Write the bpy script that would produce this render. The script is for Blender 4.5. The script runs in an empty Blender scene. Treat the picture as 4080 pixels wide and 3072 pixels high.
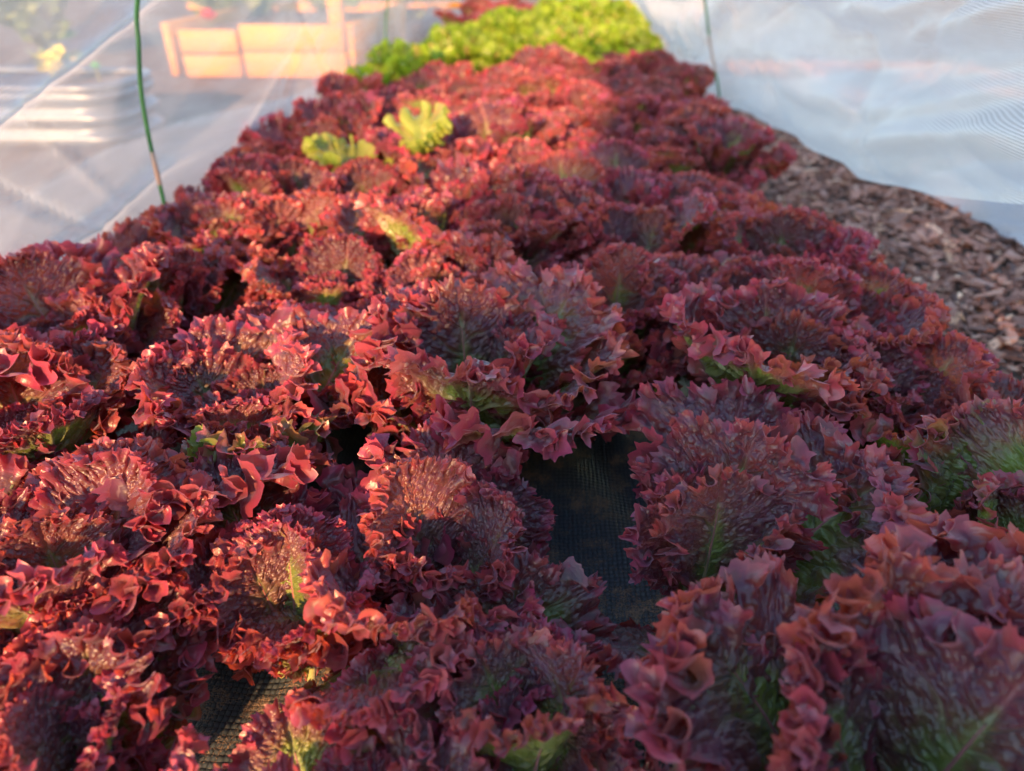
import bpy, math, random
import numpy as np
from mathutils import Matrix, Vector, Euler
R = math.radians
sc = bpy.context.scene
# ---------------------------------------------------------------- camera
cam = bpy.data.cameras.new("camera"); cam_o = bpy.data.objects.new("camera", cam); sc.collection.objects.link(cam_o)
cam_o.location = (0, 0, .46); cam_o.rotation_euler = (R(58), 0, R(2.8))
cam.lens = 24.96; cam.sensor_width = 36; cam.clip_start = .01; cam.clip_end = 200
cam.dof.use_dof = True; cam.dof.focus_distance = .51; cam.dof.aperture_fstop = 4.2; cam.dof.aperture_blades = 0
sc.camera = cam_o
# ---------------------------------------------------------------- sky and sun
SUN_EL, SUN_AZ = R(18), R(-171)          # azimuth measured from +Y towards +X
w = bpy.data.worlds.new("World"); sc.world = w; w.use_nodes = True
wn = w.node_tree; sky = wn.nodes.new('ShaderNodeTexSky'); sky.sky_type = 'NISHITA'; sky.sun_disc = False
sky.sun_elevation = SUN_EL; sky.sun_rotation = SUN_AZ; sky.air_density = 1.2; sky.dust_density = .6; sky.ozone_density = 1.8
wn.links.new(sky.outputs[0], wn.nodes['Background'].inputs[0]); wn.nodes['Background'].inputs[1].default_value = .15
sun = bpy.data.lights.new("sun", 'SUN'); sun.energy = 3.5; sun.angle = R(1.2); sun.color = (1, .52, .22)
sun_o = bpy.data.objects.new("sun", sun); sc.collection.objects.link(sun_o)
sd = Vector((math.sin(SUN_AZ) * math.cos(SUN_EL), math.cos(SUN_AZ) * math.cos(SUN_EL), math.sin(SUN_EL)))
sun_o.rotation_euler = sd.to_track_quat('Z', 'Y').to_euler()
sc.view_settings.view_transform = 'Standard'; sc.view_settings.look = 'None'; sc.view_settings.gamma = 1
sc.view_settings.exposure = 1.95
sc.cycles.max_bounces = 8; sc.cycles.diffuse_bounces = 3; sc.cycles.transparent_max_bounces = 12; sc.cycles.transmission_bounces = 6
sc.cycles.use_denoising = True
sc.cycles.caustics_reflective = False; sc.cycles.caustics_refractive = False
# ---------------------------------------------------------------- leaf growth
def resample(P, n):
    d = np.r_[0, np.cumsum(np.linalg.norm(np.diff(P, axis=0), axis=1))]
    q = np.linspace(0, d[-1], n)
    return np.stack([np.interp(q, d, P[:, k]) for k in range(P.shape[1])], 1)

def smooth_noise(rng, n, k):
    """periodic-free smooth 1D noise with k knots"""
    x = np.linspace(0, k - 1, n)
    v = rng.uniform(-1, 1, k + 2)
    i = np.minimum(x.astype(int), k - 1); f = x - i; f = f * f * (3 - 2 * f)
    return v[i] * (1 - f) + v[i + 1] * f

def voro(X, Y, rng, c, asp=1.0):
    """F2-F1 of jittered-grid voronoi, cell size c"""
    X = X / c; Y = Y / (c * asp)
    S = rng.random((97, 97, 2)).astype(np.float32)
    ix = np.floor(X).astype(int); iy = np.floor(Y).astype(int)
    f1 = np.full(X.shape, 9., np.float32); f2 = f1.copy()
    for dx in (-1, 0, 1):
        for dy in (-1, 0, 1):
            j = S[(ix + dx) % 97, (iy + dy) % 97]
            d = np.hypot(ix + dx + j[..., 0] - X, iy + dy + j[..., 1] - Y)
            f2 = np.where(d < f1, f1, np.minimum(f2, d)); f1 = np.minimum(f1, d)
    return f2 - f1

def up(A, m, axis):
    """Catmull-Rom upsample to m samples"""
    A = np.moveaxis(A, axis, 0); n = len(A)
    x = np.linspace(0, n - 1, m); i = np.minimum(x.astype(int), n - 2); f = (x - i).reshape(-1, *([1] * (A.ndim - 1)))
    p0 = A[np.maximum(i - 1, 0)]; p1 = A[i]; p2 = A[i + 1]; p3 = A[np.minimum(i + 2, n - 1)]
    r = p1 + .5 * f * (p2 - p0 + f * (2 * p0 - 5 * p1 + 4 * p2 - p3 + f * (3 * (p1 - p2) + p3 - p0)))
    return np.moveaxis(r, 0, axis)

def grow_leaf(seed, L=.15, W=.15, G=1.0, p=1.6, G2=1.2, p2=4., G3=.8, p3=8., lobes=.12, nlobe=7, cup=.8, arch=.15, twist=.0,
              tooth=.004, ntooth=70, blister=.0012, bcell=.006, ns0=56, nt0=12, it=(160, 140, 90), b0=.10, NS=560, NT=46):
    rng = np.random.default_rng(seed)
    half = np.array([(.028, 0), (.03, .05), (.05, .10), (.12, .20), (.29, .34), (.43, .50), (.50, .66), (.47, .80), (.37, .91), (.20, .98), (0, 1.)])
    half = up(half * [W, L], 300, 0)
    left = half.copy(); left[:, 0] *= -1
    Eh = resample(np.r_[left, half[::-1][1:]], 1200)
    q = np.linspace(0, 1, 1200)
    ang = q * nlobe * 2 * np.pi + 1.5 * smooth_noise(rng, 1200, 9)
    lob = (np.abs(np.sin(ang / 2)) ** .8 - .6) * lobes + .05 * smooth_noise(rng, 1200, 14)
    fade = np.clip(np.minimum(q, 1 - q) * 5, 0, 1)
    Mh = np.stack([np.zeros(1200), .76 * L * (Eh[:, 1] / L) ** 1.05], 1)
    Eh = Mh + (Eh - Mh) * (1 + lob * fade)[:, None]
    sideb = rng.uniform(-1, 1, 4)
    def flatgrid(ns, nt):
        i = np.linspace(0, 1199, ns)
        E = np.stack([np.interp(i, np.arange(1200), Eh[:, k]) for k in (0, 1)], 1)
        M = np.stack([np.interp(i, np.arange(1200), Mh[:, k]) for k in (0, 1)], 1)
        t = np.linspace(0, 1, nt)
        return M[:, None] + (E - M)[:, None] * t[None, :, None], t
    def lift(F):
        y = F[..., 1] / L; x = F[..., 0] / W
        a = np.clip(y, 0, 1.3)
        th = arch * 1.6 * (a ** 2)                                  # curve of the midrib
        yy = L * (a - arch * arch * .5 * a ** 4); z = -L * arch * .55 * a ** 3
        z = z + W * (cup * x * x * (1.1 - .7 * a) + .12 * sideb[0] * x * a + .1 * sideb[1] * x * abs(x))
        xx = F[..., 0] * (1 - .25 * cup * x * x) + L * .08 * sideb[2] * a ** 2
        return np.stack([xx, yy, z], -1)
    def solve(a, b, rest, k):
        d = b - a; l = np.sqrt((d * d).sum(-1)) + 1e-9
        c = d * ((l - rest) / l * k * .5)[..., None]
        a += c; b -= c
    jn = rng.uniform(-1, 1, 26)
    P = None
    for lev in range(3):
        ns, nt = ns0 * 2 ** lev, (nt0, int(nt0 * 1.6), int(nt0 * 2.4))[lev]
        F, t = flatgrid(ns, nt)
        P0 = lift(F)
        if P is None:
            P = P0.copy()
            P[..., 2] += (smooth_noise(rng, ns, 14)[:, None] * .008 + smooth_noise(rng, ns, 26)[:, None] * .005) * t ** 2.6
        else:
            P = up(up(P, ns, 0), nt, 1)
            for ax_ in range(3): P[..., ax_] += smooth_noise(rng, ns, int(ns / 4.5))[:, None] * .0022 * t ** 3
        jit = (1 + .7 * np.interp(np.linspace(0, 25, ns), np.arange(26), jn))[:, None]
        qq = np.linspace(0, 1, ns)
        endf = np.clip(np.minimum(qq, 1 - qq) * 8 + .15, 0, 1)[:, None]
        lt = np.linalg.norm(np.diff(F, axis=1), axis=2)
        aa = F[1:, :-1] - F[:-1, :-1]; bb = F[:-1, 1:] - F[:-1, :-1]
        cosg = (aa * bb).sum(-1) / (np.linalg.norm(aa, axis=-1) * np.linalg.norm(bb, axis=-1) + 1e-9)
        flat = np.linalg.norm(np.diff(F, axis=0), axis=2)
        pin = np.clip(1 - t * 3.2, 0, 1) ** 2
        for i in range(it[lev]):
            if i % 10 == 0:
                u = min(1, i / (it[lev] * .6))
                f = [(u, 0, 0), (1, u, 0), (1, 1, u)][lev]
                g = 1 + (G * f[0] * t ** p + G2 * f[1] * t ** p2 + G3 * f[2] * t ** p3) * jit * endf
                ls = flat * .5 * (g[1:] + g[:-1])
                A = ls[:, :-1] * .5 + ls[:, 1:] * .5; B = lt[:-1]
                d1 = np.sqrt(np.maximum(A * A + B * B + 2 * A * B * cosg, 1e-8)); d2 = np.sqrt(np.maximum(A * A + B * B - 2 * A * B * cosg, 1e-8))
            for o in (0, 1):
                n = (ns - 1 - o) // 2 * 2 + o
                solve(P[o:n:2], P[o + 1:n + 1:2], ls[o:n:2], 1.)
            for o in (0, 1):
                n = (nt - 1 - o) // 2 * 2 + o
                solve(P[:, o:n:2], P[:, o + 1:n + 1:2], lt[:, o:n:2], 1.)
            for o in (0, 1):
                n = (ns - 1 - o) // 2 * 2 + o
                solve(P[o:n:2, :-1], P[o + 1:n + 1:2, 1:], d1[o:n:2], .3)
                solve(P[o:n:2, 1:], P[o + 1:n + 1:2, :-1], d2[o:n:2], .3)
            P[1:-1] += b0 * (1, 1.6, 2.2)[lev] * (.5 * (P[2:] + P[:-2]) - P[1:-1])
            P[:, 1:-1] += .1 * (.5 * (P[:, 2:] + P[:, :-2]) - P[:, 1:-1])
            P += (P0 - P) * (pin * .5 + (.006, .001, .0)[lev])[None, :, None]
    # ------- fine grid
    Q = up(up(P, NS, 0), NT, 1)
    FF = up(up(F, NS, 0), NT, 1)
    tt = np.linspace(0, 1, NT)[None, :]
    def normals(Q):
        a = np.gradient(Q, axis=0); b = np.gradient(Q, axis=1)
        n = np.cross(a, b); n /= np.linalg.norm(n, axis=-1, keepdims=True) + 1e-12
        return n
    # vein system: main veins run from midrib to margin with branching
    s = np.linspace(0, 1, NS)[:, None]
    wig = .010 * np.sin(tt * 9 + s * 40)
    nv = 13
    vein = np.zeros((NS, NT))
    for k in range(nv):
        c0 = (k + .5) / nv + rng.uniform(-.012, .012)
        w0 = .0045 + .000 * tt
        dist = np.abs(s - c0 + wig * (tt > 0)) / w0
        vein = np.maximum(vein, np.exp(-dist ** 2) * (1.05 - tt * .75))
        for sg in (-1, 1):                                        # forks
            tb = rng.uniform(.25, .5)
            c1 = c0 + sg * .035 * np.clip(tt - tb, 0, 1) ** .8
            vein = np.maximum(vein, np.exp(-(np.abs(s - c1 + wig) / .003) ** 2) * (tt > tb) * (.8 - tt * .6))
    mid = np.exp(-(np.abs(FF[..., 0]) / .0022) ** 2)
    cell = voro(FF[..., 0] + .0015 * np.sin(FF[..., 1] * 900), FF[..., 1] + .0015 * np.sin(FF[..., 0] * 800), rng, bcell, 1.2)
    cell2 = voro(FF[..., 0], FF[..., 1], rng, bcell * .5)
    big = voro(FF[..., 0], FF[..., 1], rng, bcell * 2.1)
    dome = .65 * np.clip(cell * 1.5, 0, 1) ** .6 + .18 * np.clip(cell2 * 1.6, 0, 1) + .6 * np.clip(big * 1.4, 0, 1) ** .7
    amp = blister * np.clip(tt * 8, 0, 1) * (1.05 - tt ** 5 * .75) * (.75 + .4 * (smooth_noise(rng, NS, 12)[:, None] + 1))
    flatw = np.clip(FF[..., 1] / L * 3 - .3, .15, 1)
    n = normals(Q)
    h = (dome * (1 - .9 * np.maximum(vein, mid)) - .5) * amp * flatw - .0006 * np.maximum(vein, mid)
    Q = Q + n * h[..., None]
    # teeth: push last rows out along the blade
    dirn = Q[:, -1] - Q[:, -4]; dirn /= np.linalg.norm(dirn, axis=1, keepdims=True) + 1e-9
    arc = np.r_[0, np.cumsum(np.linalg.norm(np.diff(P[:, -1], axis=0), axis=1))]
    arc = np.interp(np.linspace(0, 1, NS), np.linspace(0, 1, ns), arc); arc /= arc[-1]
    ph = arc * ntooth + 1.2 * smooth_noise(rng, NS, ntooth // 2) ; fr = ph % 1.0
    saw = np.where(fr < .6, fr / .6, (1 - fr) / .4)
    amp_t = rng.uniform(.25, 1.35, ntooth + 8)[np.clip(ph.astype(int) + 3, 0, ntooth + 7)]
    lobe2 = np.abs(np.sin(ph * np.pi / 3.3 + smooth_noise(rng, NS, 20) * 2)) ** 2
    T = tooth * (saw ** 1.3 * amp_t + .45 * lobe2) * np.clip(np.minimum(s[:, 0], 1 - s[:, 0]) * 12, .0, 1)
    rows = np.clip((tt[0] - .86) / .14, 0, 1) ** 1.4
    Q = Q + dirn[:, None] * (T[:, None] * rows)[..., None]
    return Q.reshape(-1, 3), FF.reshape(-1, 2), np.broadcast_to(tt, (NS, NT)).ravel(), np.maximum(vein, mid).ravel(), cell.ravel(), (NS, NT), P0[ns // 2, 0]
# ---------------------------------------------------------------- node helpers
class NT_:
    def __init__(s, name):
        s.m = bpy.data.materials.new(name); s.m.use_nodes = True; s.t = s.m.node_tree
        s.t.nodes.clear(); s.out = s.t.nodes.new('ShaderNodeOutputMaterial')
    def n(s, typ, ins=None, **kw):
        nd = s.t.nodes.new(typ)
        for k, v in kw.items(): setattr(nd, k, v)
        for k, v in (ins or {}).items():
            s.put(nd.inputs[k], v)
        return nd
    def put(s, sock, v):
        if isinstance(v, bpy.types.NodeSocket): s.t.links.new(v, sock)
        elif isinstance(v, bpy.types.Node): s.t.links.new(v.outputs[0], sock)
        else:
            if isinstance(v, tuple) and len(v) == 3 and len(sock.default_value) == 4: v = v + (1,)
            sock.default_value = v
    def math(s, op, a, b=0.0, c=0.0, clamp=False): return s.n('ShaderNodeMath', {0: a, 1: b, 2: c}, operation=op, use_clamp=clamp).outputs[0]
    def mix(s, f, a, b, blend='MIX'):
        nd = s.t.nodes.new('ShaderNodeMix'); nd.data_type = 'RGBA'; nd.blend_type = blend
        s.put(nd.inputs[0], f); s.put(nd.inputs[6], a); s.put(nd.inputs[7], b); return nd.outputs[2]
    def ss(s, x, lo, hi): return s.n('ShaderNodeMapRange', {0: x, 1: lo, 2: hi, 3: 0., 4: 1.}, interpolation_type='SMOOTHSTEP').outputs[0]
    def attr(s, name, kind='GEOMETRY', out='Fac'): return s.n('ShaderNodeAttribute', attribute_name=name, attribute_type=kind).outputs[out]
    def noise(s, vec, scale, detail=3., rough=.5, out=0, dist=0.):
        return s.n('ShaderNodeTexNoise', {'Vector': vec, 'Scale': scale, 'Detail': detail, 'Roughness': rough, 'Distortion': dist}).outputs[out]
    def done(s, sh): s.put(s.out.inputs[0], sh); return s.m

def leaf_material(name, base, bronze, margin, green, tr_red, tr_green, rib, gshift, rough=.36, spec=.5, tfac=.36, sheen=0., back=0.):
    N = NT_(name)
    uv = N.n('ShaderNodeTexCoord').outputs['UV']
    t = N.attr('rim'); y = N.attr('along'); vein = N.attr('vein'); cell = N.attr('cell'); isrib = N.attr('rib')
    tint = N.attr('tint', 'OBJECT'); gr = N.math('ADD', N.attr('green', 'OBJECT'), N.math('MULTIPLY', N.n('ShaderNodeNewGeometry').outputs['Backfacing'], back))
    off = N.n('ShaderNodeVectorMath', {0: uv, 1: N.n('ShaderNodeCombineXYZ', {0: N.math('MULTIPLY', tint, 7.), 1: N.math('MULTIPLY', tint, 3.)})}, operation='ADD').outputs[0]
    n1 = N.noise(off, 22., 3., .6); n2 = N.noise(off, 90., 3., .6); n3 = N.noise(off, 600., 2., .6)
    # position from the heart of the leaf (0) to its frilled rim (1)
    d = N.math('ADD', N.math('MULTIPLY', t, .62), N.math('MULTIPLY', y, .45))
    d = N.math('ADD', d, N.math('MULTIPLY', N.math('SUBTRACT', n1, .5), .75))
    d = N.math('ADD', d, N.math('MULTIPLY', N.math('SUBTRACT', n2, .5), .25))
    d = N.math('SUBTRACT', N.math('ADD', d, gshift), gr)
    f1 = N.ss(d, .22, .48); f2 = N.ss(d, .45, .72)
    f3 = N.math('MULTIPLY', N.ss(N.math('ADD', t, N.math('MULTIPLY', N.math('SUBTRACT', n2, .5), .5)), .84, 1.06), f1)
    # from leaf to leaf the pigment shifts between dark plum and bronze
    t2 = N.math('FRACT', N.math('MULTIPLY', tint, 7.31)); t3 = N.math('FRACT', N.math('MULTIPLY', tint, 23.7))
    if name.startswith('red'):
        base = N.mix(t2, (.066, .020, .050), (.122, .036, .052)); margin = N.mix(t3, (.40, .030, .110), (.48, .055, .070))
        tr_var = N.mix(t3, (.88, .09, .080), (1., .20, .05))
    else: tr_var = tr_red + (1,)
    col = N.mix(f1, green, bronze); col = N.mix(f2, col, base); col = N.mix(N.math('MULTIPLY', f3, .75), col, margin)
    # cells between the veins a little greener, veins paler and pinker
    col = N.mix(N.math('MULTIPLY', N.ss(cell, .05, .5), .25), col, N.mix(.5, col, green))
    vm = N.math('MULTIPLY', vein, .55)
    col = N.mix(vm, col, N.mix(f2, rib, (.42, .13, .14)))
    br = N.math('ADD', .65, N.math('MULTIPLY', n3, .7)); br = N.math('MULTIPLY', br, N.math('ADD', .62, N.math('MULTIPLY', tint, .76)))
    col = N.mix(1., col, N.n('ShaderNodeCombineColor', {0: br, 1: br, 2: br}), 'MULTIPLY')
    # splashes of dried dust
    sp = N.noise(off, 420., 2., .5); sp2 = N.ss(sp, .63, .69)
    patch = N.ss(N.noise(off, 14., 2.), .45, .62)
    spk = N.math('MULTIPLY', N.math('MULTIPLY', sp2, patch), .55)
    col = N.mix(spk, col, (.42, .30, .24))
    col = N.mix(isrib, col, N.mix(N.ss(y, .12, .5), rib, (.34, .12, .11)))
    trc = N.mix(f1, tr_green, tr_var)
    trc = N.mix(vein, trc, N.mix(.5, trc, (.25, .08, .03)))
    # fine relief
    tv = N.n('ShaderNodeTexVoronoi', {'Vector': off, 'Scale': 420., 'Randomness': 1.}, feature='DISTANCE_TO_EDGE').outputs[0]
    h = N.math('ADD', N.math('MULTIPLY', N.ss(tv, 0., .25), .6), N.math('MULTIPLY', n2, .8))
    h = N.math('ADD', h, N.math('MULTIPLY', n3, .35))
    bump = N.n('ShaderNodeBump', {'Strength': .4, 'Distance': .0005, 'Height': h}).outputs[0]
    rg = N.math('ADD', rough - .06, N.math('MULTIPLY', n2, .22))
    p = N.n('ShaderNodeBsdfPrincipled', {'Base Color': col, 'Roughness': N.math('ADD', rg, N.math('MULTIPLY', spk, .3)), 'IOR': 1.45, 'Normal': bump, 'Specular IOR Level': spec, 'Sheen Weight': sheen, 'Sheen Roughness': .45, 'Sheen Tint': (.72, .76, 1.)})
    tr = N.n('ShaderNodeBsdfTranslucent', {'Color': trc, 'Normal': bump})
    tf = N.math('MULTIPLY', N.math('SUBTRACT', 1., N.math('MULTIPLY', isrib, .7)), tfac)
    return N.done(N.n('ShaderNodeMixShader', {0: tf, 1: p, 2: tr}))
MAT = {}
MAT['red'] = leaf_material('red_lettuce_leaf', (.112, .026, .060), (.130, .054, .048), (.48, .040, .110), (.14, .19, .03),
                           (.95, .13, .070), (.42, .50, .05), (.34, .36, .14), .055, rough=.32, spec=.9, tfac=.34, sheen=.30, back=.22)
MAT['green'] = leaf_material('green_lettuce_leaf', (.18, .27, .02), (.20, .29, .02), (.28, .36, .03), (.10, .18, .02),
                             (.42, .62, .03), (.35, .62, .03), (.35, .45, .16), .0, tfac=.45)
MAT['pale'] = leaf_material('pale_lettuce_leaf', (.33, .39, .08), (.30, .37, .08), (.40, .44, .11), (.17, .26, .04),
                            (.62, .66, .06), (.5, .66, .06), (.45, .5, .22), .0, tfac=.45)

def net_material(name, lo, hi, period, col=(.90, .91, .93)):
    N = NT_(name)
    uv = N.n('ShaderNodeTexCoord').outputs['UV']
    sx = N.n('ShaderNodeSeparateXYZ', {0: uv})
    k = 2 * math.pi / period
    a = N.math('SINE', N.math('MULTIPLY', sx.outputs[0], k)); b = N.math('SINE', N.math('MULTIPLY', sx.outputs[1], k * .8))
    th = N.math('MAXIMUM', a, b)
    th = N.ss(th, .0, .95)
    dens = N.attr('dens')
    wr = N.noise(N.n('ShaderNodeMapping', {'Vector': uv, 'Scale': (1., 5., 1.)}), 6., 4., .6)
    op = N.math('ADD', lo, N.math('MULTIPLY', th, hi - lo))
    op = N.math('MULTIPLY', op, N.math('ADD', dens, N.math('MULTIPLY', N.math('SUBTRACT', wr, .5), .9)), clamp=True)
    # seen edge-on the threads close up: opacity = 1-(1-op)^(1/cos)
    g = N.n('ShaderNodeNewGeometry')
    cs = N.math('ABSOLUTE', N.n('ShaderNodeVectorMath', {0: g.outputs['Normal'], 1: g.outputs['Incoming']}, operation='DOT_PRODUCT').outputs['Value'])
    op = N.math('SUBTRACT', 1., N.math('POWER', N.math('SUBTRACT', 1., N.math('MINIMUM', op, .97)), N.math('DIVIDE', 1., N.math('MAXIMUM', cs, .3))))
    d = N.n('ShaderNodeBsdfDiffuse', {'Color': col}); tl = N.n('ShaderNodeBsdfTranslucent', {'Color': col})
    gl = N.n('ShaderNodeBsdfGlossy', {'Color': (.8, .8, .8), 'Roughness': .4})
    s = N.n('ShaderNodeMixShader', {0: .5, 1: d, 2: tl}); s = N.n('ShaderNodeMixShader', {0: .08, 1: s, 2: gl})
    return N.done(N.n('ShaderNodeMixShader', {0: op, 1: N.n('ShaderNodeBsdfTransparent'), 2: s}))
MAT['net_left'] = net_material('fine_white_net', .22, .72, .0014, (.60, .62, .66))
MAT['net_right'] = net_material('coarse_white_net', .18, .98, .0022, (.84, .82, .81))

def simple(name, c1, c2, scale, rough=.6, bump=.0, bscale=None, metal=0., stretch=None, spec=.5):
    N = NT_(name)
    v = N.n('ShaderNodeTexCoord').outputs['Object']
    if stretch: v = N.n('ShaderNodeMapping', {'Vector': v, 'Scale': stretch})
    n = N.noise(v, scale, 5., .6); n2 = N.noise(v, bscale or scale * 4, 4., .6)
    col = N.mix(N.ss(n, .3, .7), c1, c2)
    ins = {'Base Color': col, 'Roughness': N.math('ADD', rough - .08, N.math('MULTIPLY', n2, .16)), 'Metallic': metal, 'Specular IOR Level': spec}
    if bump: ins['Normal'] = N.n('ShaderNodeBump', {'Strength': 1., 'Distance': bump, 'Height': n2}).outputs[0]
    return N.done(N.n('ShaderNodeBsdfPrincipled', ins))
MAT['soil'] = simple('garden_soil', (.12, .078, .058), (.20, .135, .10), 9., .95, .02, 40.)
MAT['wood'] = simple('cedar_board', (.58, .24, .035), (.66, .32, .06), 12., .7, .002, 60., stretch=(.15, 1., 2.))
MAT['hoop_green'] = simple('green_coating', (.022, .13, .055), (.04, .19, .06), 20., .35, spec=.6)
MAT['hoop_bare'] = simple('bare_fibreglass', (.30, .22, .19), (.42, .34, .30), 40., .5)
MAT['steel'] = simple('galvanised_steel', (.18, .19, .21), (.25, .26, .28), 6., .42, metal=.55)
MAT['bush'] = simple('bush_leaf', (.06, .11, .02), (.16, .20, .04), 10., .5)
MAT['stem'] = simple('plant_stem', (.10, .13, .04), (.16, .15, .06), 10., .6)
MAT['yellow'] = simple('yellow_petals', (.55, .50, .05), (.7, .6, .08), 10., .6)
MAT['redflower'] = simple('red_petals', (.6, .04, .04), (.7, .06, .07), 10., .5)
MAT['limeleaf'] = simple('lime_ball', (.08, .55, .10), (.12, .65, .14), 10., .5)

def fabric_material():
    N = NT_('woven_weed_fabric')
    v = N.n('ShaderNodeTexCoord').outputs['Object']
    s = N.n('ShaderNodeSeparateXYZ', {0: v}); p = .0042
    wob = N.noise(v, 60., 2.)
    U = N.math('ADD', N.math('DIVIDE', s.outputs[0], p), N.math('MULTIPLY', wob, .6)); V = N.math('ADD', N.math('DIVIDE', s.outputs[1], p * 1.15), N.math('MULTIPLY', wob, .5))
    fu = N.math('FRACT', U); fv = N.math('FRACT', V)
    bu = N.math('SINE', N.math('MULTIPLY', fu, math.pi)); bv = N.math('SINE', N.math('MULTIPLY', fv, math.pi))
    par = N.math('MODULO', N.math('ABSOLUTE', N.math('ADD', N.math('FLOOR', U), N.math('FLOOR', V))), 2.)
    par = N.math('GREATER_THAN', par, .5)
    a = N.math('MULTIPLY', N.math('POWER', bu, .5), N.math('ADD', .5, N.math('MULTIPLY', bv, .5))); b = N.math('MULTIPLY', N.math('POWER', bv, .5), N.math('ADD', .5, N.math('MULTIPLY', bu, .5)))
    h = N.math('ADD', N.math('MULTIPLY', par, a), N.math('MULTIPLY', N.math('SUBTRACT', 1., par), b))
    dirt = N.noise(v, 22., 5., .65); grain = N.noise(v, 700., 3., .7)
    dm = N.ss(N.math('ADD', N.math('SUBTRACT', dirt, N.math('MULTIPLY', h, .05)), N.math('MULTIPLY', grain, .6)), .80, .88)
    col = N.mix(dm, N.mix(h, (.014, .019, .024), (.085, .112, .135)), N.mix(grain, (.20, .15, .11), (.36, .26, .19)))
    bump = N.n('ShaderNodeBump', {'Strength': .8, 'Distance': .0010, 'Height': N.math('ADD', h, N.math('MULTIPLY', N.math('MULTIPLY', dm, grain), 1.))}).outputs[0]
    return N.done(N.n('ShaderNodeBsdfPrincipled', {'Base Color': col, 'Roughness': N.math('ADD', .38, N.math('MULTIPLY', dm, .5)), 'Normal': bump}))
MAT['fabric'] = fabric_material()
def mulch_material():
    N = NT_('bark_chip')
    c = N.n('ShaderNodeAttribute', attribute_name='tone').outputs['Color']
    v = N.n('ShaderNodeTexCoord').outputs['Object']
    n = N.noise(v, 160., 4., .7); g = N.noise(N.n('ShaderNodeMapping', {'Vector': v, 'Scale': (1., .3, 1.)}), 500., 3.)
    col = N.mix(1., c, N.n('ShaderNodeCombineColor', {0: N.math('ADD', .55, n), 1: N.math('ADD', .5, n), 2: N.math('ADD', .5, n)}), 'MULTIPLY')
    return N.done(N.n('ShaderNodeBsdfPrincipled', {'Base Color': col, 'Roughness': .75, 'Normal': N.n('ShaderNodeBump', {'Strength': .7, 'Distance': .001, 'Height': N.math('ADD', n, g)}).outputs[0]}))
MAT['chip'] = mulch_material()
# ---------------------------------------------------------------- object helpers
def tag(o, label=None, cat=None, group=None, kind=None):
    if label: o['label'] = label
    if cat: o['category'] = cat
    if group: o['group'] = group
    if kind: o['kind'] = kind
    return o
def link(o, parent=None):
    sc.collection.objects.link(o)
    if parent: o.parent = parent
    return o
def empty(name, loc=(0, 0, 0), rz=0.):
    o = bpy.data.objects.new(name, None); o.location = loc; o.rotation_euler = (0, 0, rz); o.empty_display_size = .05
    return link(o)
def np_mesh(name, V, faces, mat, smooth=True, uv=None, attrs=None, colors=None):
    me = bpy.data.meshes.new(name)
    V = np.asarray(V, np.float32); Q = [np.asarray(f, np.int32) for f in faces]       # list of (n,k) arrays
    me.vertices.add(len(V)); me.vertices.foreach_set('co', V.ravel())
    vi = np.concatenate([q.ravel() for q in Q]); tot = np.concatenate([np.full(len(q), q.shape[1], np.int32) for q in Q])
    st = np.concatenate([[0], np.cumsum(tot)[:-1]]).astype(np.int32)
    me.loops.add(len(vi)); me.loops.foreach_set('vertex_index', vi)
    me.polygons.add(len(tot)); me.polygons.foreach_set('loop_start', st); me.polygons.foreach_set('loop_total', tot)
    me.polygons.foreach_set('use_smooth', np.full(len(tot), smooth, bool))
    if uv is not None:
        l = me.uv_layers.new(name='UVMap'); l.data.foreach_set('uv', np.asarray(uv, np.float32)[vi].ravel())
    for k, a in (attrs or {}).items():
        at = me.attributes.new(k, 'FLOAT', 'POINT'); at.data.foreach_set('value', np.asarray(a, np.float32))
    if colors is not None:
        at = me.attributes.new('tone', 'FLOAT_COLOR', 'POINT'); at.data.foreach_set('color', np.asarray(colors, np.float32).ravel())
    me.update(calc_edges=True)
    if me.validate(): print('MESH FIXED', name)
    me.materials.append(mat)
    return me
def grid_faces(n, m, off=0, wrap=False):
    i = np.arange(n - 1)[:, None] * m
    if wrap: j = np.arange(m)[None]; j2 = (j + 1) % m
    else: j = np.arange(m - 1)[None]; j2 = j + 1
    return np.stack([i + j, i + j2, i + m + j2, i + m + j], -1).reshape(-1, 4) + off
def tube(P, r, k=10):
    """tube along points P with radii r; returns V, faces"""
    P = np.asarray(P, float); r = np.broadcast_to(r, (len(P),)); T = np.gradient(P, axis=0); T /= np.linalg.norm(T, axis=1, keepdims=True) + 1e-12
    ref = np.array([0, 0, 1.]) if abs(T[0, 2]) < .8 else np.array([1., 0, 0])
    A = np.cross(T, ref); A /= np.linalg.norm(A, axis=1, keepdims=True); B = np.cross(T, A)
    th = np.linspace(0, 2 * np.pi, k, endpoint=False)
    V = P[:, None] + r[:, None, None] * (np.cos(th)[None, :, None] * A[:, None] + np.sin(th)[None, :, None] * B[:, None])
    return V.reshape(-1, 3), grid_faces(len(P), k, wrap=True)
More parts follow.
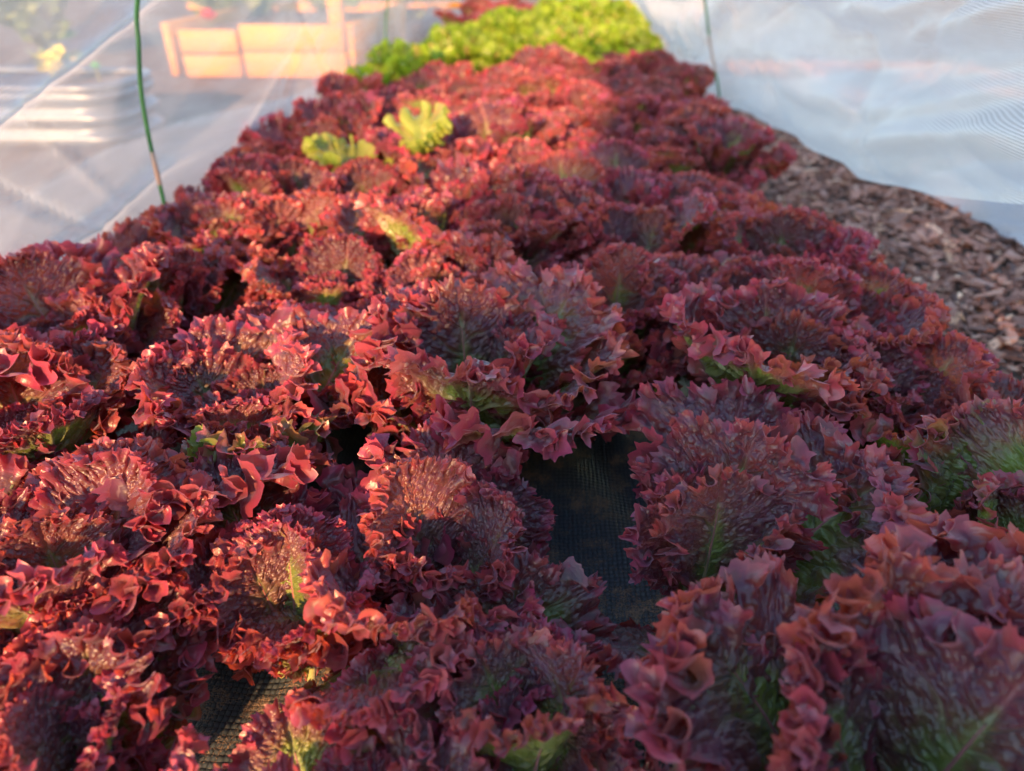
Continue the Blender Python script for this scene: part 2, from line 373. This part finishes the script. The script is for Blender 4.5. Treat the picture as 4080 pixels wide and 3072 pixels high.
class Geo:
    """collects pieces into ONE mesh"""
    def __init__(s): s.V = []; s.F = []; s.n = 0
    def add(s, V, F):
        s.V.append(np.asarray(V, float)); s.F += [np.asarray(f) + s.n for f in (F if isinstance(F, list) else [F])]; s.n += len(V); return s
    def box(s, c, d, rz=0., bev=.004):
        x, y, z = np.array(d) / 2; b = min(bev, x * .4, y * .4, z * .4)
        me = []
        for zz, ins in ((-z, b), (-z + b, 0), (z - b, 0), (z, b)):
            X, Y = x - ins, y - ins; c_ = b
            me += [(-X + c_, -Y, zz), (X - c_, -Y, zz), (X, -Y + c_, zz), (X, Y - c_, zz), (X - c_, Y, zz), (-X + c_, Y, zz), (-X, Y - c_, zz), (-X, -Y + c_, zz)]
        V = np.array(me); ca, sa = math.cos(rz), math.sin(rz)
        V = np.stack([V[:, 0] * ca - V[:, 1] * sa, V[:, 0] * sa + V[:, 1] * ca, V[:, 2]], 1) + np.array(c)
        return s.add(V, [grid_faces(4, 8, wrap=True), np.arange(8)[::-1][None], np.arange(24, 32)[None]])
    def obj(s, name, mat, parent=None, smooth=True):
        o = bpy.data.objects.new(name, np_mesh(name, np.concatenate(s.V), s.F, mat, smooth)); return link(o, parent)

# ---------------------------------------------------------------- leaves
def leaf_mesh(name, seed, mat, **kw):
    Q, FF, tt, vein, cell, (NS, NT), _ = grow_leaf(seed, **kw)
    L = kw.get('L', .15)
    # midrib: a tapering pale rib under the blade
    mid = Q.reshape(NS, NT, 3)[: NS // 2 + 1, 0][::6]
    k = np.linspace(0, 1, len(mid)); rr = (.0040 * (1 - k) ** 1.6 + .0003) * L / .15
    mid = mid.copy(); mid[:, 2] -= rr * .55
    RV, RF = tube(mid, rr, 8); c = np.repeat(mid, 8, 0); RV = c + (RV - c) * np.array([1.15, 1, .8])
    V = np.concatenate([Q, RV]); nr = len(RV)
    z = lambda a, v=0.: np.concatenate([a, np.full(nr, v)])
    uv = np.concatenate([FF, RV[:, :2]])
    al = np.concatenate([FF[:, 1] / L, np.repeat(k * .8, 8)])
    return np_mesh(name, V, [grid_faces(NS, NT)[:, ::-1], RF + len(Q)], mat, True, uv,
                   dict(rim=z(tt), vein=z(vein), cell=z(cell, .3), along=al, rib=z(np.zeros(len(Q)), 1.)))
FR = dict(L=.16, W=.122, G=0., p2=4.5, G2=2.6, G3=3.4, p3=9., ns0=120, ntooth=380, tooth=.0042, NS=1400, NT=40, blister=.0035, bcell=.0068)      # frilly
BR = dict(G=0., p2=6.5, G2=1.3, G3=1.2, lobes=.32, W=.142, L=.165, ns0=76, ntooth=240, tooth=.0060, blister=.0050, bcell=.012, NS=1200, NT=48)  # broad, quilted
MED = dict(L=.16, W=.128, G=0., p2=4.5, G2=2.2, G3=1.8, lobes=.30, ntooth=300, tooth=.0050, blister=.0042, bcell=.0085, ns0=86, NS=1300, NT=42)
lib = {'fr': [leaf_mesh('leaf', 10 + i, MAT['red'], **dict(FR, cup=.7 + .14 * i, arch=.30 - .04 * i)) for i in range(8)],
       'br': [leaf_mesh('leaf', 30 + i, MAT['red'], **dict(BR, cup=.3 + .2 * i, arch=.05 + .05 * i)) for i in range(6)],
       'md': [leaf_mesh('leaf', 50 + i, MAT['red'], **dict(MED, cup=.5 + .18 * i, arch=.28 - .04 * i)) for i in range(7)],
       'gr': [leaf_mesh('leaf', 70 + i, MAT['green'], L=.17, W=.11, G=.8, G2=1.5, G3=1., lobes=.35, NS=320, NT=26) for i in range(4)],
       'pl': [leaf_mesh('leaf', 80 + i, MAT['pale'], L=.18, W=.13, G=.6, G2=.7, G3=.3, lobes=.4, nlobe=5, tooth=.003, arch=.3, NS=320, NT=26) for i in range(3)]}
GAPS = [(.045, .480, .026), (.050, .44, .018), (-.215, .285, .016), (-.225, .57, .004)]
def blocks(root, az, inc, s):
    """does the leaf overhang one of the bare patches of fabric?"""
    for gx_, gy_, gr_ in GAPS:
        g_ = Vector((gx_, gy_, 0)); d_ = Vector((-gx_, -gy_, .46)).normalized()
        for q in (.35, .6, .85, 1.0):
            rad = .15 * s * q
            p_ = Vector((root.location.x + math.cos(az) * math.cos(inc) * rad, root.location.y + math.sin(az) * math.cos(inc) * rad, math.sin(inc) * rad))
            v_ = p_ - g_
            if (v_ - d_ * v_.dot(d_)).length < gr_ + .045 * s * q: return True
    return False
def add_leaf(parent, kind, rng, az, inc, scale, z=.012, r=.008, roll=0., which=None, green=0., label=None):
    me = lib[kind][which if which is not None else rng.randrange(len(lib[kind]))]
    o = bpy.data.objects.new('leaf', me)
    M = Matrix.Rotation(az - math.pi / 2, 4, 'Z') @ Matrix.Rotation(inc, 4, 'X') @ Matrix.Rotation(roll, 4, 'Y')
    mir = -1 if rng.random() < .5 else 1
    o.matrix_local = Matrix.Translation((math.cos(az) * r, math.sin(az) * r, z)) @ M @ Matrix.Diagonal((scale * mir, scale, scale, 1))
    o['tint'] = rng.random(); o['green'] = green
    if label: o['label'] = label
    sc.collection.objects.link(o); o.parent = parent
    return o
def rosette(x, y, seed, size=1., mix=('fr', 'md', 'br'), n=18, label='', group=None, name='red_lettuce', green=0., extra=(), cat='lettuce', upright=0.):
    rng = random.Random(seed)
    root = empty(name, (x, y, .004), 0.)
    tag(root, label, cat, group)
    a = rng.uniform(0, 6.28)
    n += 2
    for i in range(n):
        u = i / (n - 1)                                # 0 outer .. 1 heart
        inc = R(40 + 42 * u ** .8 + rng.uniform(-13, 13) + upright * (1 - u) + 12 * math.sin(a) * (1 - u * .6))
        s = size * (1.04 - .34 * u ** 1.6) * rng.uniform(.78, 1.2)
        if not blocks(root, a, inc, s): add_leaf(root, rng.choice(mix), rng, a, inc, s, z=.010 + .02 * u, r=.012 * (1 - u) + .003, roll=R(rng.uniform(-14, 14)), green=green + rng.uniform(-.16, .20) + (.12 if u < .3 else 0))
        a += 2.39996 + rng.uniform(-.25, .25)
    for e in extra: add_leaf(root, rng=rng, **e)
    return root
# ---------------------------------------------------------------- ground
gx = np.array([-14., 14.]); gy = np.array([-4., 16.])
G = Geo().add([(-14, -4, -.02), (14, -4, -.02), (14, 16, -.02), (-14, 16, -.02)], np.array([[0, 1, 2, 3]]))
tag(G.obj('ground', MAT['soil'], smooth=False), kind='structure')
nx, ny = 90, 330
X, Y = np.meshgrid(np.linspace(-.60, .42, nx), np.linspace(-.3, 4.2, ny), indexing='ij')
rr = np.random.default_rng(5)
Z = .004 * np.sin(X * 23 + 2 * np.sin(Y * 7)) * np.sin(Y * 19 + X * 4) + .003 * np.sin(X * 61 + Y * 33)
edge = np.clip(np.minimum(X + .60, .42 - X) / .05, 0, 1); Z = Z * edge - .018 * (1 - edge)
fab = link(bpy.data.objects.new('weed_fabric', np_mesh('weed_fabric', np.stack([X, Y, Z], -1).reshape(-1, 3), [grid_faces(nx, ny)], MAT['fabric'])))
tag(fab, kind='structure')
# bark mulch path: loose chips on the soil
def chips(name, n, xr, yr, seed, zb=-.018):
    g = np.random.default_rng(seed)
    x = g.uniform(*xr, n); y = yr[0] + (yr[1] - yr[0]) * g.random(n) ** 1.35
    l = g.gamma(3.0, .0050, n) + .006; wd = l * g.uniform(.22, .6, n); h = g.uniform(.0015, .005, n)
    base = np.array([(-.5, -.30, 0), (.38, -.5, 0), (.5, .22, 0), (-.30, .5, 0)])
    tmpl = np.concatenate([base * [1, 1, 0] + [0, 0, -.5], base * [.93, .85, 0] + [0, 0, .5]])
    V = tmpl[None] + np.concatenate([g.uniform(-.14, .14, (n, 8, 2)), g.uniform(-.3, .3, (n, 8, 1))], 2)
    V = V * np.stack([l, wd, h], 1)[:, None]
    V[..., 2] += (V[..., 0] ** 2) * g.uniform(-6, 6, n)[:, None]
    a, b, c = g.uniform(0, 6.28, n), g.normal(0, .28, n), g.normal(0, .35, n)
    ca, sa = np.cos(a)[:, None], np.sin(a)[:, None]
    cb, sb = np.cos(b)[:, None], np.sin(b)[:, None]; cc, s2 = np.cos(c)[:, None], np.sin(c)[:, None]
    x0, y0, z0 = V[..., 0], V[..., 1], V[..., 2]
    x1, z1 = x0 * cb + z0 * sb, -x0 * sb + z0 * cb
    y1, z2 = y0 * cc - z1 * s2, y0 * s2 + z1 * cc
    V = np.stack([x1 * ca - y1 * sa + x[:, None], x1 * sa + y1 * ca + y[:, None], z2 + zb + (.003 + .016 * g.random(n) ** 1.2)[:, None]], -1)
    q = np.array([[0, 3, 2, 1], [4, 5, 6, 7], [0, 1, 5, 4], [1, 2, 6, 5], [2, 3, 7, 6], [3, 0, 4, 7]])
    F = (q[None] + (np.arange(n) * 8)[:, None, None]).reshape(-1, 4)
    pal = np.array([(.16, .085, .06), (.11, .06, .045), (.22, .13, .10), (.30, .20, .15), (.40, .29, .20), (.07, .045, .04), (.24, .13, .09)])
    c_ = pal[g.choice(7, n, p=[.25, .17, .2, .12, .05, .09, .12])] * g.uniform(1.3, 1.9, (n, 1)) * [1.12, .96, .88]
    C4 = np.repeat(np.c_[c_, np.ones(n)], 8, 0)
    o = link(bpy.data.objects.new(name, np_mesh(name, V.reshape(-1, 3), [F], MAT['chip'], False, colors=C4)))
    return tag(o, 'brown bark chip mulch covering the path', 'mulch', kind='stuff')
chips('bark_mulch', 42000, (.37, 1.9), (.15, 3.6), 3)

# ---------------------------------------------------------------- nets
def bumps(Y, Z, rng, n=26, amp=.012):
    """drape creases: directed smooth ridges"""
    D = np.zeros_like(Y)
    for _ in range(n):
        y0, z0 = rng.uniform(Y.min(), Y.max()), rng.uniform(Z.min(), Z.max()); a = rng.uniform(-.9, .9)
        u = (Y - y0) * math.cos(a) + (Z - z0) * math.sin(a); v = -(Y - y0) * math.sin(a) + (Z - z0) * math.cos(a)
        w_ = rng.uniform(.006, .035)
        D += rng.uniform(-1, 1) * amp * np.exp(-np.abs(v / w_) ** 1.5 - (u / rng.uniform(.08, .35)) ** 2)
    return D
ny, nz = 520, 130
vy = -1.2 + 6.4 * np.linspace(0, 1, ny) ** 1.15; vz = np.linspace(-.015, .62, nz)
Y, Z = np.meshgrid(vy, vz, indexing='ij'); g = np.random.default_rng(11)
Z = Z * np.interp(Y, [-1.2, .05, .5], [.38, .42, 1.])       # lowered out of view beside the camera so sun reaches the left heads
X = -.575 + .012 * np.sin(Y * 5) + .35 * np.clip(Z - .25, 0, 1) ** 2 * .8
D = bumps(Y, Z, g, 120, .012)
fold = np.interp(Y, [.4, .75, .84, .95, 1.07, 1.4], [.22, .31, .325, .35, .385, .45])        # the raised diagonal fold
D += .022 * np.exp(-((Z - fold) / .012) ** 2) * np.exp(-((Y - .85) / .35) ** 2)
fold2 = np.interp(Y, [.5, .65, .76, .89, 1.06, 1.5], [.10, .135, .15, .15, .17, .15])
D += .014 * np.exp(-((Z - fold2) / .008) ** 2) * np.exp(-((Y - .8) / .3) ** 2)
bound = np.interp(Y, [-1, .5, .69, .91, 1.1, 1.24, 1.56, 2.08, 3.3, 5], [.2, .2, .215, .222, .22, .21, .175, .14, .05, .03])
dens = np.where(Z < bound, 1.08, np.interp(Y, [.9, 1.4], [.74, .54])) + 1.2 * np.exp(-((Z - fold + .004) / .010) ** 2) * np.exp(-((Y - .85) / .35) ** 2)
dens += .35 * np.exp(-((Z - bound) / .004) ** 2)
netL = link(bpy.data.objects.new('insect_net', np_mesh('insect_net', np.stack([X + D, Y, Z], -1).reshape(-1, 3), [grid_faces(ny, nz)], MAT['net_left'],
            True, np.stack([Y, Z + X], -1).reshape(-1, 2), dict(dens=dens.ravel()))))
tag(netL, 'sheer white net wall along the left edge of the lettuce bed', 'netting')

ny, nv = 560, 150
vy = -1.0 + 6.2 * np.linspace(0, 1, ny) ** 1.1; vv = np.linspace(0, 1, nv)
Y, Vv = np.meshgrid(vy, vv, indexing='ij'); g = np.random.default_rng(21)
hem = np.interp(Y, [-1, .2, .6, .756, .954, 1.1, 1.177, 1.265, 1.4, 1.537, 2.0, 2.4, 5], [.34, .31, .255, .225, .177, .148, .136, .138, .125, .122, .085, .02, -.012])
Z = hem + (.66 - hem) * Vv
X0 = np.interp(Y, [-1, 1.2, 2.0, 3.4, 5], [.52, .50, .48, .42, .40])
D = bumps(Y, Z, g, 190, .018)
up_ = Z - hem
D += .012 * np.sin(up_ * 42 + 2.2 * np.sin(Y * 2.6) + 1) * np.clip(up_ / .08, 0, 1)
D += -.035 * np.exp(-((up_ - .07) / .06) ** 2) * np.interp(Y, [.2, .7, 1.6, 2], [1, 1, .5, 0])      # belly above the hem
D += .020 * np.exp(-(up_ / .02) ** 2)
for k_, (aa_, ff_) in enumerate(((.006, 60), (.004, 97), (.003, 140))):
    D += aa_ * np.sin(up_ * ff_ + 3 * np.sin(Y * 4 + k_) + k_) * np.exp(-((Y - .9) / .6) ** 2)
band = np.interp(Y, [.2, .93, 1.51, 2.0, 3], [.45, .35, .23, .16, .10])
dens = np.where(Z < band, 1.15, .72) + .3 * np.exp(-((Z - band) / .006) ** 2) + .45 * np.exp(-(up_ / .006) ** 2)
netR = link(bpy.data.objects.new('insect_net', np_mesh('insect_net', np.stack([X0 + D - .25 * np.clip(Z - .3, 0, 1) ** 2, Y, Z], -1).reshape(-1, 3), [grid_faces(ny, nv)],
            MAT['net_right'], True, np.stack([Y, Z + X0 * .3], -1).reshape(-1, 2), dict(dens=dens.ravel()))))
tag(netR, 'white mesh net hanging on the right with its hem lifted over the bark mulch', 'netting')
# slack net lying on the path further right
ny, nx = 120, 60
A, B = np.meshgrid(np.linspace(0, 1, ny), np.linspace(0, 1, nx), indexing='ij'); g = np.random.default_rng(8)
Y2 = .75 + .85 * A; X2 = .80 + .75 * B + .05 * np.sin(Y2 * 6)
Z2 = .004 + .13 * np.sin(B * np.pi / 2) ** .8 + bumps(Y2, X2, g, 40, .015)
o = link(bpy.data.objects.new('spare_net', np_mesh('spare_net', np.stack([X2, Y2, Z2], -1).reshape(-1, 3), [grid_faces(ny, nx)], MAT['net_right'], True,
     np.stack([Y2, X2], -1).reshape(-1, 2), dict(dens=np.full(Y2.size, 1.6)))))
tag(o, 'slack white net lying on the bark mulch below the lifted hem at the right edge', 'netting')

# ---------------------------------------------------------------- hoops
def hoop(pts, bare, label):
    root = empty('support_hoop', (pts[0][0], pts[0][1], 0)); tag(root, label, 'hoop', 'thin hoops holding up the net')
    P = up(np.array(pts, float), 120, 0) - np.array([pts[0][0], pts[0][1], 0])
    V, F = tube(P, .0029, 12); link(bpy.data.objects.new('coated_rod', np_mesh('coated_rod', V, [F], MAT['hoop_green'])), root)
    i0, i1 = bare; V, F = tube(P[i0:i1], .0034, 12)
    b = link(bpy.data.objects.new('bare_sleeve', np_mesh('bare_sleeve', V, [F], MAT['hoop_bare'])), root); b['label'] = 'worn pinkish stretch where the green coating is gone'
    return root
hoop([(-.535, .95, -.02), (-.535, .95, .08), (-.532, .95, .163), (-.53, .95, .232), (-.524, .95, .296), (-.512, .95, .35), (-.499, .95, .40), (-.44, .93, .50), (-.30, .85, .60), (0, .70, .64), (.30, .55, .60), (.45, .47, .46), (.49, .45, .25), (.49, .45, -.02)],
     (20, 27), 'green hoop rod with a bare pinkish section, nearest against the left net')
hoop([(-.515, 2.4, -.02), (-.513, 2.4, .159), (-.505, 2.4, .23), (-.49, 2.4, .312), (-.45, 2.38, .42), (-.30, 2.32, .56), (0, 2.2, .63), (.24, 2.08, .56), (.345, 2.0, .42), (.375, 2.0, .34), (.405, 2.0, .236), (.447, 2.0, .11), (.46, 2.0, -.02)],
     (97, 105), 'thin dark hoop rod spanning from the far left net to the right net')
def plant(name, loc, h, spread, n, mat, label, cat, group=None, leafsize=.05, seed=1, per=9, foot=0.):
    rng = np.random.default_rng(seed); root = empty(name, loc); tag(root, label, cat, group)
    gs, gl = Geo(), Geo()
    for i in range(n):
        a = rng.uniform(0, 6.28); rr_ = spread * rng.uniform(.3, 1); hh_ = h * rng.uniform(.6, 1)
        k = np.linspace(0, 1, 8)[:, None]
        kf = foot + (1 - foot) * k ** 1.5; P = np.array([math.cos(a) * rr_, math.sin(a) * rr_, hh_]) * np.c_[kf, kf, k]
        V_, F_ = tube(P, np.linspace(.006, .002, 8) * h, 6); gs.add(V_, F_)
        for j in range(per):
            q = P[rng.integers(1 if foot else 2, 8)]; d = rng.normal(0, 1, 3); d[2] = abs(d[2]) * .6; d /= np.linalg.norm(d)
            s_ = np.cross(d, rng.normal(0, 1, 3)); s_ /= np.linalg.norm(s_); l_ = leafsize * rng.uniform(.6, 1.3); nn_ = np.cross(d, s_)
            m = [(0, .02, 0), (.3, .22, .05), (.65, .26, .03), (1, .02, -.1)]
            Vl = [q + d * l_ * u - nn_ * l_ * w2 + s_ * l_ * v * sg for (u, v, w2) in m for sg in (-1, 0, 1)]
            gl.add(Vl, grid_faces(4, 3))
    gs.obj('stem', MAT['stem'], root); gl.obj('foliage', mat, root); return root
# leafy occluders added unseen behind the camera to shade the right of the bed
for i, (x_, y_, r_) in enumerate([(-.03, -1.22, .38), (.74, -1.35, .46), (1.55, -1.5, .46)]):
    plant('shrub', (x_, y_, -.02), 1.42, r_, 150, MAT['bush'], ['leafy shrub behind the camera shading the middle of the bed', 'leafy shrub behind the camera shading the right net', 'leafy shrub behind the camera shading the bark path'][i], 'shrub', 'shrubs behind the camera', .15, seed=44 + i, per=(10, 13, 14)[i], foot=.55)
# ---------------------------------------------------------------- background beyond the left net
rb = empty('raised_bed', (-1.18, 3.1, -.02)); tag(rb, 'orange wooden raised bed in low sun with a corner post, seen through the left net', 'raised bed')
for k_ in range(2):
    for (xa, xb, hh) in ((-.31, -.075, -.02), (-.06, .36, 0)):
        Geo().box(((xa + xb) / 2, .0, .055 + .100 * k_ + hh * k_), (xb - xa, .035, .096), .0).obj('front_board', MAT['wood'], rb)
for sx_ in (-1, 1):
    Geo().box((sx_ * .375, .62, .105), (.032, 1.20, .20), 0.).obj('side_board', MAT['wood'], rb)
Geo().box((0, 1.24, .105), (.71, .035, .20), 0.).obj('back_board', MAT['wood'], rb)
Geo().box((.325, .055, .30), (.06, .06, .60), .0).obj('corner_post', MAT['wood'], rb)
Geo().box((0, .62, .08), (.70, 1.15, .16), 0., .01).obj('soil_fill', MAT['soil'], rb)
sr = empty('wooden_rail', (-1.25, 4.4, 0)); tag(sr, 'thin pinkish brown rail behind the orange raised bed', 'rail')
Geo().box((0, 0, .16), (1.5, .03, .03), .10).obj('bar', MAT['wood'], sr)
for sx_ in (-.65, .65): Geo().box((sx_, sx_ * .10 + .032, .07), (.03, .03, .2), .10).obj('leg', MAT['wood'], sr)

mp = empty('metal_planter', (-1.80, 2.12, -.02)); tag(mp, 'corrugated galvanised metal planter with a rounded corner behind the left net', 'planter')
th = []
def ring(hx, hy, r, k=12):
    pts = []
    for cx_, cy_, a0 in ((hx - r, hy - r, 0), (-hx + r, hy - r, 90), (-hx + r, -hy + r, 180), (hx - r, -hy + r, 270)):
        for a in np.linspace(a0, a0 + 90, k): pts.append((cx_ + r * math.cos(R(a)), cy_ + r * math.sin(R(a))))
    return np.array(pts)
rg = ring(.62, .16, .10); zz = np.linspace(0, .145, 50); Vr = []
for z_ in zz:
    k_ = 1 + .022 * math.sin(z_ * 2 * math.pi / .055)
    Vr.append(np.c_[rg * k_, np.full(len(rg), z_)])
Geo().add(np.concatenate(Vr), grid_faces(60, len(rg), wrap=True)).obj('wall', MAT['steel'], mp)
P = np.c_[rg, np.full(len(rg), .147)]; P = np.r_[P, P[:1]]; V_, F_ = tube(P, .012, 8); Geo().add(V_, F_).obj('rim', MAT['steel'], mp)
ss_ = np.c_[rg * .97, np.full(len(rg), .137)]; Geo().add(ss_, np.arange(len(rg))[None]).obj('soil_fill', MAT['soil'], mp)

for i, (x_, y_, h_, lb) in enumerate([(-1.6, 4.0, .42, 'pale green leafy plant behind the left end of the wooden raised bed'), (-1.2, 4.3, .6, 'leafy green plant behind the middle of the wooden raised bed'),
                                      (-.85, 4.5, .55, 'leafy green plant near the raised bed post'), (-2.4, 3.6, .45, 'dark green plant behind the metal planter')]):
    plant('bushy_plant', (x_, y_, -.02), h_, .28, 26, MAT['bush'], lb, 'plant', 'garden plants beyond the left net', .11, seed=i + 1)
plant('flowering_weed', (-1.40, 2.12, .115), .11, .07, 8, MAT['yellow'], 'small yellow flowering weed growing in the metal planter', 'plant', None, .04, seed=9)
def knob(name, loc, r, mat, label, cat, part):
    root = empty(name, loc); tag(root, label, cat)
    g_ = Geo()
    for k_ in range(9):
        a = k_ * 2.4; u, v = np.meshgrid(np.linspace(.05, 1, 6), np.linspace(-1, 1, 5), indexing='ij')
        d = np.array([math.cos(a), math.sin(a), 0]); s_ = np.array([-math.sin(a), math.cos(a), 0]); tl = .3 + .12 * k_
        W_ = np.sin(u * np.pi * .9) * .5
        Pp = (d * (u[..., None] * math.cos(tl)) + s_ * (v * W_)[..., None] + np.array([0, 0, 1.]) * (u * math.sin(tl))[..., None]) * r
        g_.add(Pp.reshape(-1, 3), grid_faces(6, 5))
    g_.obj(part, mat, root); V_, F_ = tube([(0, 0, -r * 2.2), (0, 0, -r), (0, 0, r * .1)], .004, 6); Geo().add(V_, F_).obj('stem', MAT['stem'], root)
knob('red_flower', (-1.40, 3.2, .19), .045, MAT['redflower'], 'single red flower at the left end of the wooden raised bed', 'flower', 'petals')
knob('seedling', (-1.27, 2.1, .16), .016, MAT['limeleaf'], 'tiny bright green seedling at the right end of the metal planter', 'seedling', 'leaves')

# ---------------------------------------------------------------- the lettuces
F_, M_, B_ = 'fr', 'md', 'br'
away = R(92)                                                       # azimuth of a leaf leaning away from the camera
near = [
 # x, y, seed, size, mix, n, green, label, extra leaves
 (-.065, .56, 1, 1.08, (M_, B_), 12, -.05, 'large crimson lettuce in the middle of the picture, in sharp focus', [dict(kind=M_, az=R(165), inc=R(52), scale=1.05, which=0), dict(kind=B_, az=R(115), inc=R(62), scale=.95, which=2), dict(kind=M_, az=R(78), inc=R(52), scale=1.0, which=2), dict(kind=B_, az=R(25), inc=R(30), scale=1.0, which=4), dict(kind=M_, az=R(-75), inc=R(72), scale=.8)]),
 (.225, .58, 2, 1.0, (B_, M_), 11, .08, 'bronze lettuce with one big upright quilted leaf, right of the crimson middle one', [dict(kind=B_, az=R(85), inc=R(70), scale=1.02, which=1)]),
 (-.25, .49, 3, 1.0, (F_, M_), 13, .0, 'frilly lettuce with a green ribbed leaf showing at its base, left of the middle one', [dict(kind=M_, az=R(-60), inc=R(62), scale=.9, green=.55, label='green ribbed leaf facing the camera')]),
 (-.43, .46, 4, .95, (F_,), 13, .0, 'very frilly pinkish lettuce cut by the left edge of the picture', []),
 (-.47, .62, 5, 1.12, (M_, F_), 13, -.05, 'orange glowing lettuce beside the left net, nearest the left edge', []),
 (-.065, .35, 6, .82, (F_, M_), 11, .0, 'bright red upright small lettuce just below the large middle one', [dict(kind=M_, az=R(100), inc=R(55), scale=.95)]),
 (.125, .375, 7, .92, (B_,), 7, .02, 'dark brown lettuce with one huge blistered leaf beside the bare black fabric', [dict(kind=B_, az=R(75), inc=R(52), scale=1.1, which=3)]),
 (.31, .55, 8, .85, (M_, F_), 11, .1, 'red and green lettuce at the right edge of the bed near the mulch', []),
 (.33, .38, 9, .95, (F_, M_), 12, .2, 'frilly lettuce with green undersides at the right edge of the picture', []),
 (-.165, .31, 10, .85, (F_, M_), 11, .0, 'red lettuce above the bare fabric patch at the lower left', [dict(kind=M_, az=R(60), inc=R(35), scale=1.)]),
 (-.31, .31, 11, .92, (F_,), 13, .0, 'pink frilly lettuce at the lower left edge', []),
 (.0, .235, 12, .72, (M_, B_), 12, .0, 'dark maroon lettuce at the middle of the bottom edge', []),
 (-.24, .20, 13, .80, (F_, M_), 13, .05, 'blurred purple lettuce in the bottom left corner', []),
 (.185, .20, 14, 1.15, (M_,), 13, -.05, 'blurred orange tipped lettuce closest to the camera at the bottom right', []),
 (.33, .24, 15, .85, (M_, B_), 11, .1, 'dark blurred lettuce in the bottom right corner', []),
 (-.095, .17, 16, .62, (B_,), 8, .0, 'flat dark purple lettuce by the bottom edge, right of the lower fabric patch', []),
]
near += [(-.355, .41, 17, .72, (F_, M_), 10, .0, 'small frilly red lettuce filling the space between the two leftmost near heads', []),
         (-.25, .62, 18, .85, (F_,), 12, .0, 'frilly red lettuce just behind the one with the green ribbed leaf', [])]
rngp = random.Random(77)
for (x, y, sd_, size, mix, n, gr_, lb, ex) in near:
    rosette(x, y, sd_, size, mix, n, lb, 'red lettuces in the bed', extra=ex, green=gr_)
ordn = ['first', 'second', 'third', 'fourth', 'fifth', 'sixth']; rows_ = ['first', 'second', 'third', 'fourth', 'fifth', 'sixth', 'seventh', 'eighth', 'ninth', 'tenth', 'eleventh', 'twelfth', 'thirteenth', 'fourteenth', 'fifteenth']
looks = ['dark red', 'crimson', 'purplish red', 'brownish red', 'rosy red']
yrow = .72; k = 0; r_i = 0
while yrow < 2.5:
    xs = [-.455, -.28, -.10, .065, .215, .315] if r_i % 2 == 0 else [-.465, -.32, -.17, -.02, .13, .275]
    for j, x in enumerate(xs):
        x += rngp.uniform(-.025, .025); y = yrow + rngp.uniform(-.025, .025)
        if y > 1.95 + .55 * (x + .45) / .8: continue
        if j == 5 and rngp.random() < .25: continue
        if abs(x + .27) < .07 and abs(y - 1.2) < .07: continue
        side = ['against the left net', 'second from the left net', 'left of the middle', 'right of the middle', 'second from the right edge', 'at the right edge'][j]
        rosette(x, y, 100 + k, rngp.uniform(.86, 1.08), rngp.choice([(F_,), (F_, M_), (M_, B_), (F_, M_)]), 14, f'{looks[k % 5]} lettuce {side}, {rows_[r_i]} row beyond the sharp middle one',
                'red lettuces in the bed', green=rngp.uniform(-.05, .12)); k += 1
    yrow += .165; r_i += 1
rosette(-.27, 1.2, 300, .7, ('pl',), 3, 'pale yellow green lettuce standing alone among the red ones', None, 'green_lettuce', upright=40.,
        extra=[dict(kind='pl', az=R(172), inc=R(56), scale=.95, z=.05), dict(kind='pl', az=R(40), inc=R(70), scale=1.1, z=.045, which=2), dict(kind='pl', az=R(-10), inc=R(74), scale=.8, z=.05, which=0), dict(kind='pl', az=R(5), inc=R(66), scale=.95, z=.055, which=2)])
yrow = 2.12; r_i = 0; k = 0
while yrow < 4.4:
    for j, x in enumerate([-.43, -.31, -.19, -.07, .05, .17, .29]):
        x += rngp.uniform(-.03, .03); y = yrow + rngp.uniform(-.03, .03)
        if y < 2.10 + .55 * (x + .45) / .8 or (x < -.05 and y > 3.55) or x < -.33 + .12 * (y - 3.0): continue
        side = ['against the left net', 'second from the left net', 'left of the middle', 'in the middle', 'right of the middle', 'second from the right net', 'against the right net'][j]
        rosette(x, y, 400 + k, rngp.uniform(.9, 1.2), ('gr',), 10, f'bright green lettuce {side}, {rows_[r_i]} green row at the far end', 'green lettuces at the far end', 'green_lettuce', upright=22.); k += 1
    yrow += .17; r_i += 1

for k, (x, y) in enumerate([(-.36, 3.5), (-.22, 3.68), (-.34, 3.75), (-.12, 3.72), (-.26, 3.92), (-.08, 3.95)]):
    rosette(x, y, 700 + k, 1.2, ('fr',), 10, 'orange red lettuce at the far left end of the tunnel, behind the bright green ones', 'red lettuces at the far end', green=.0, upright=15.)
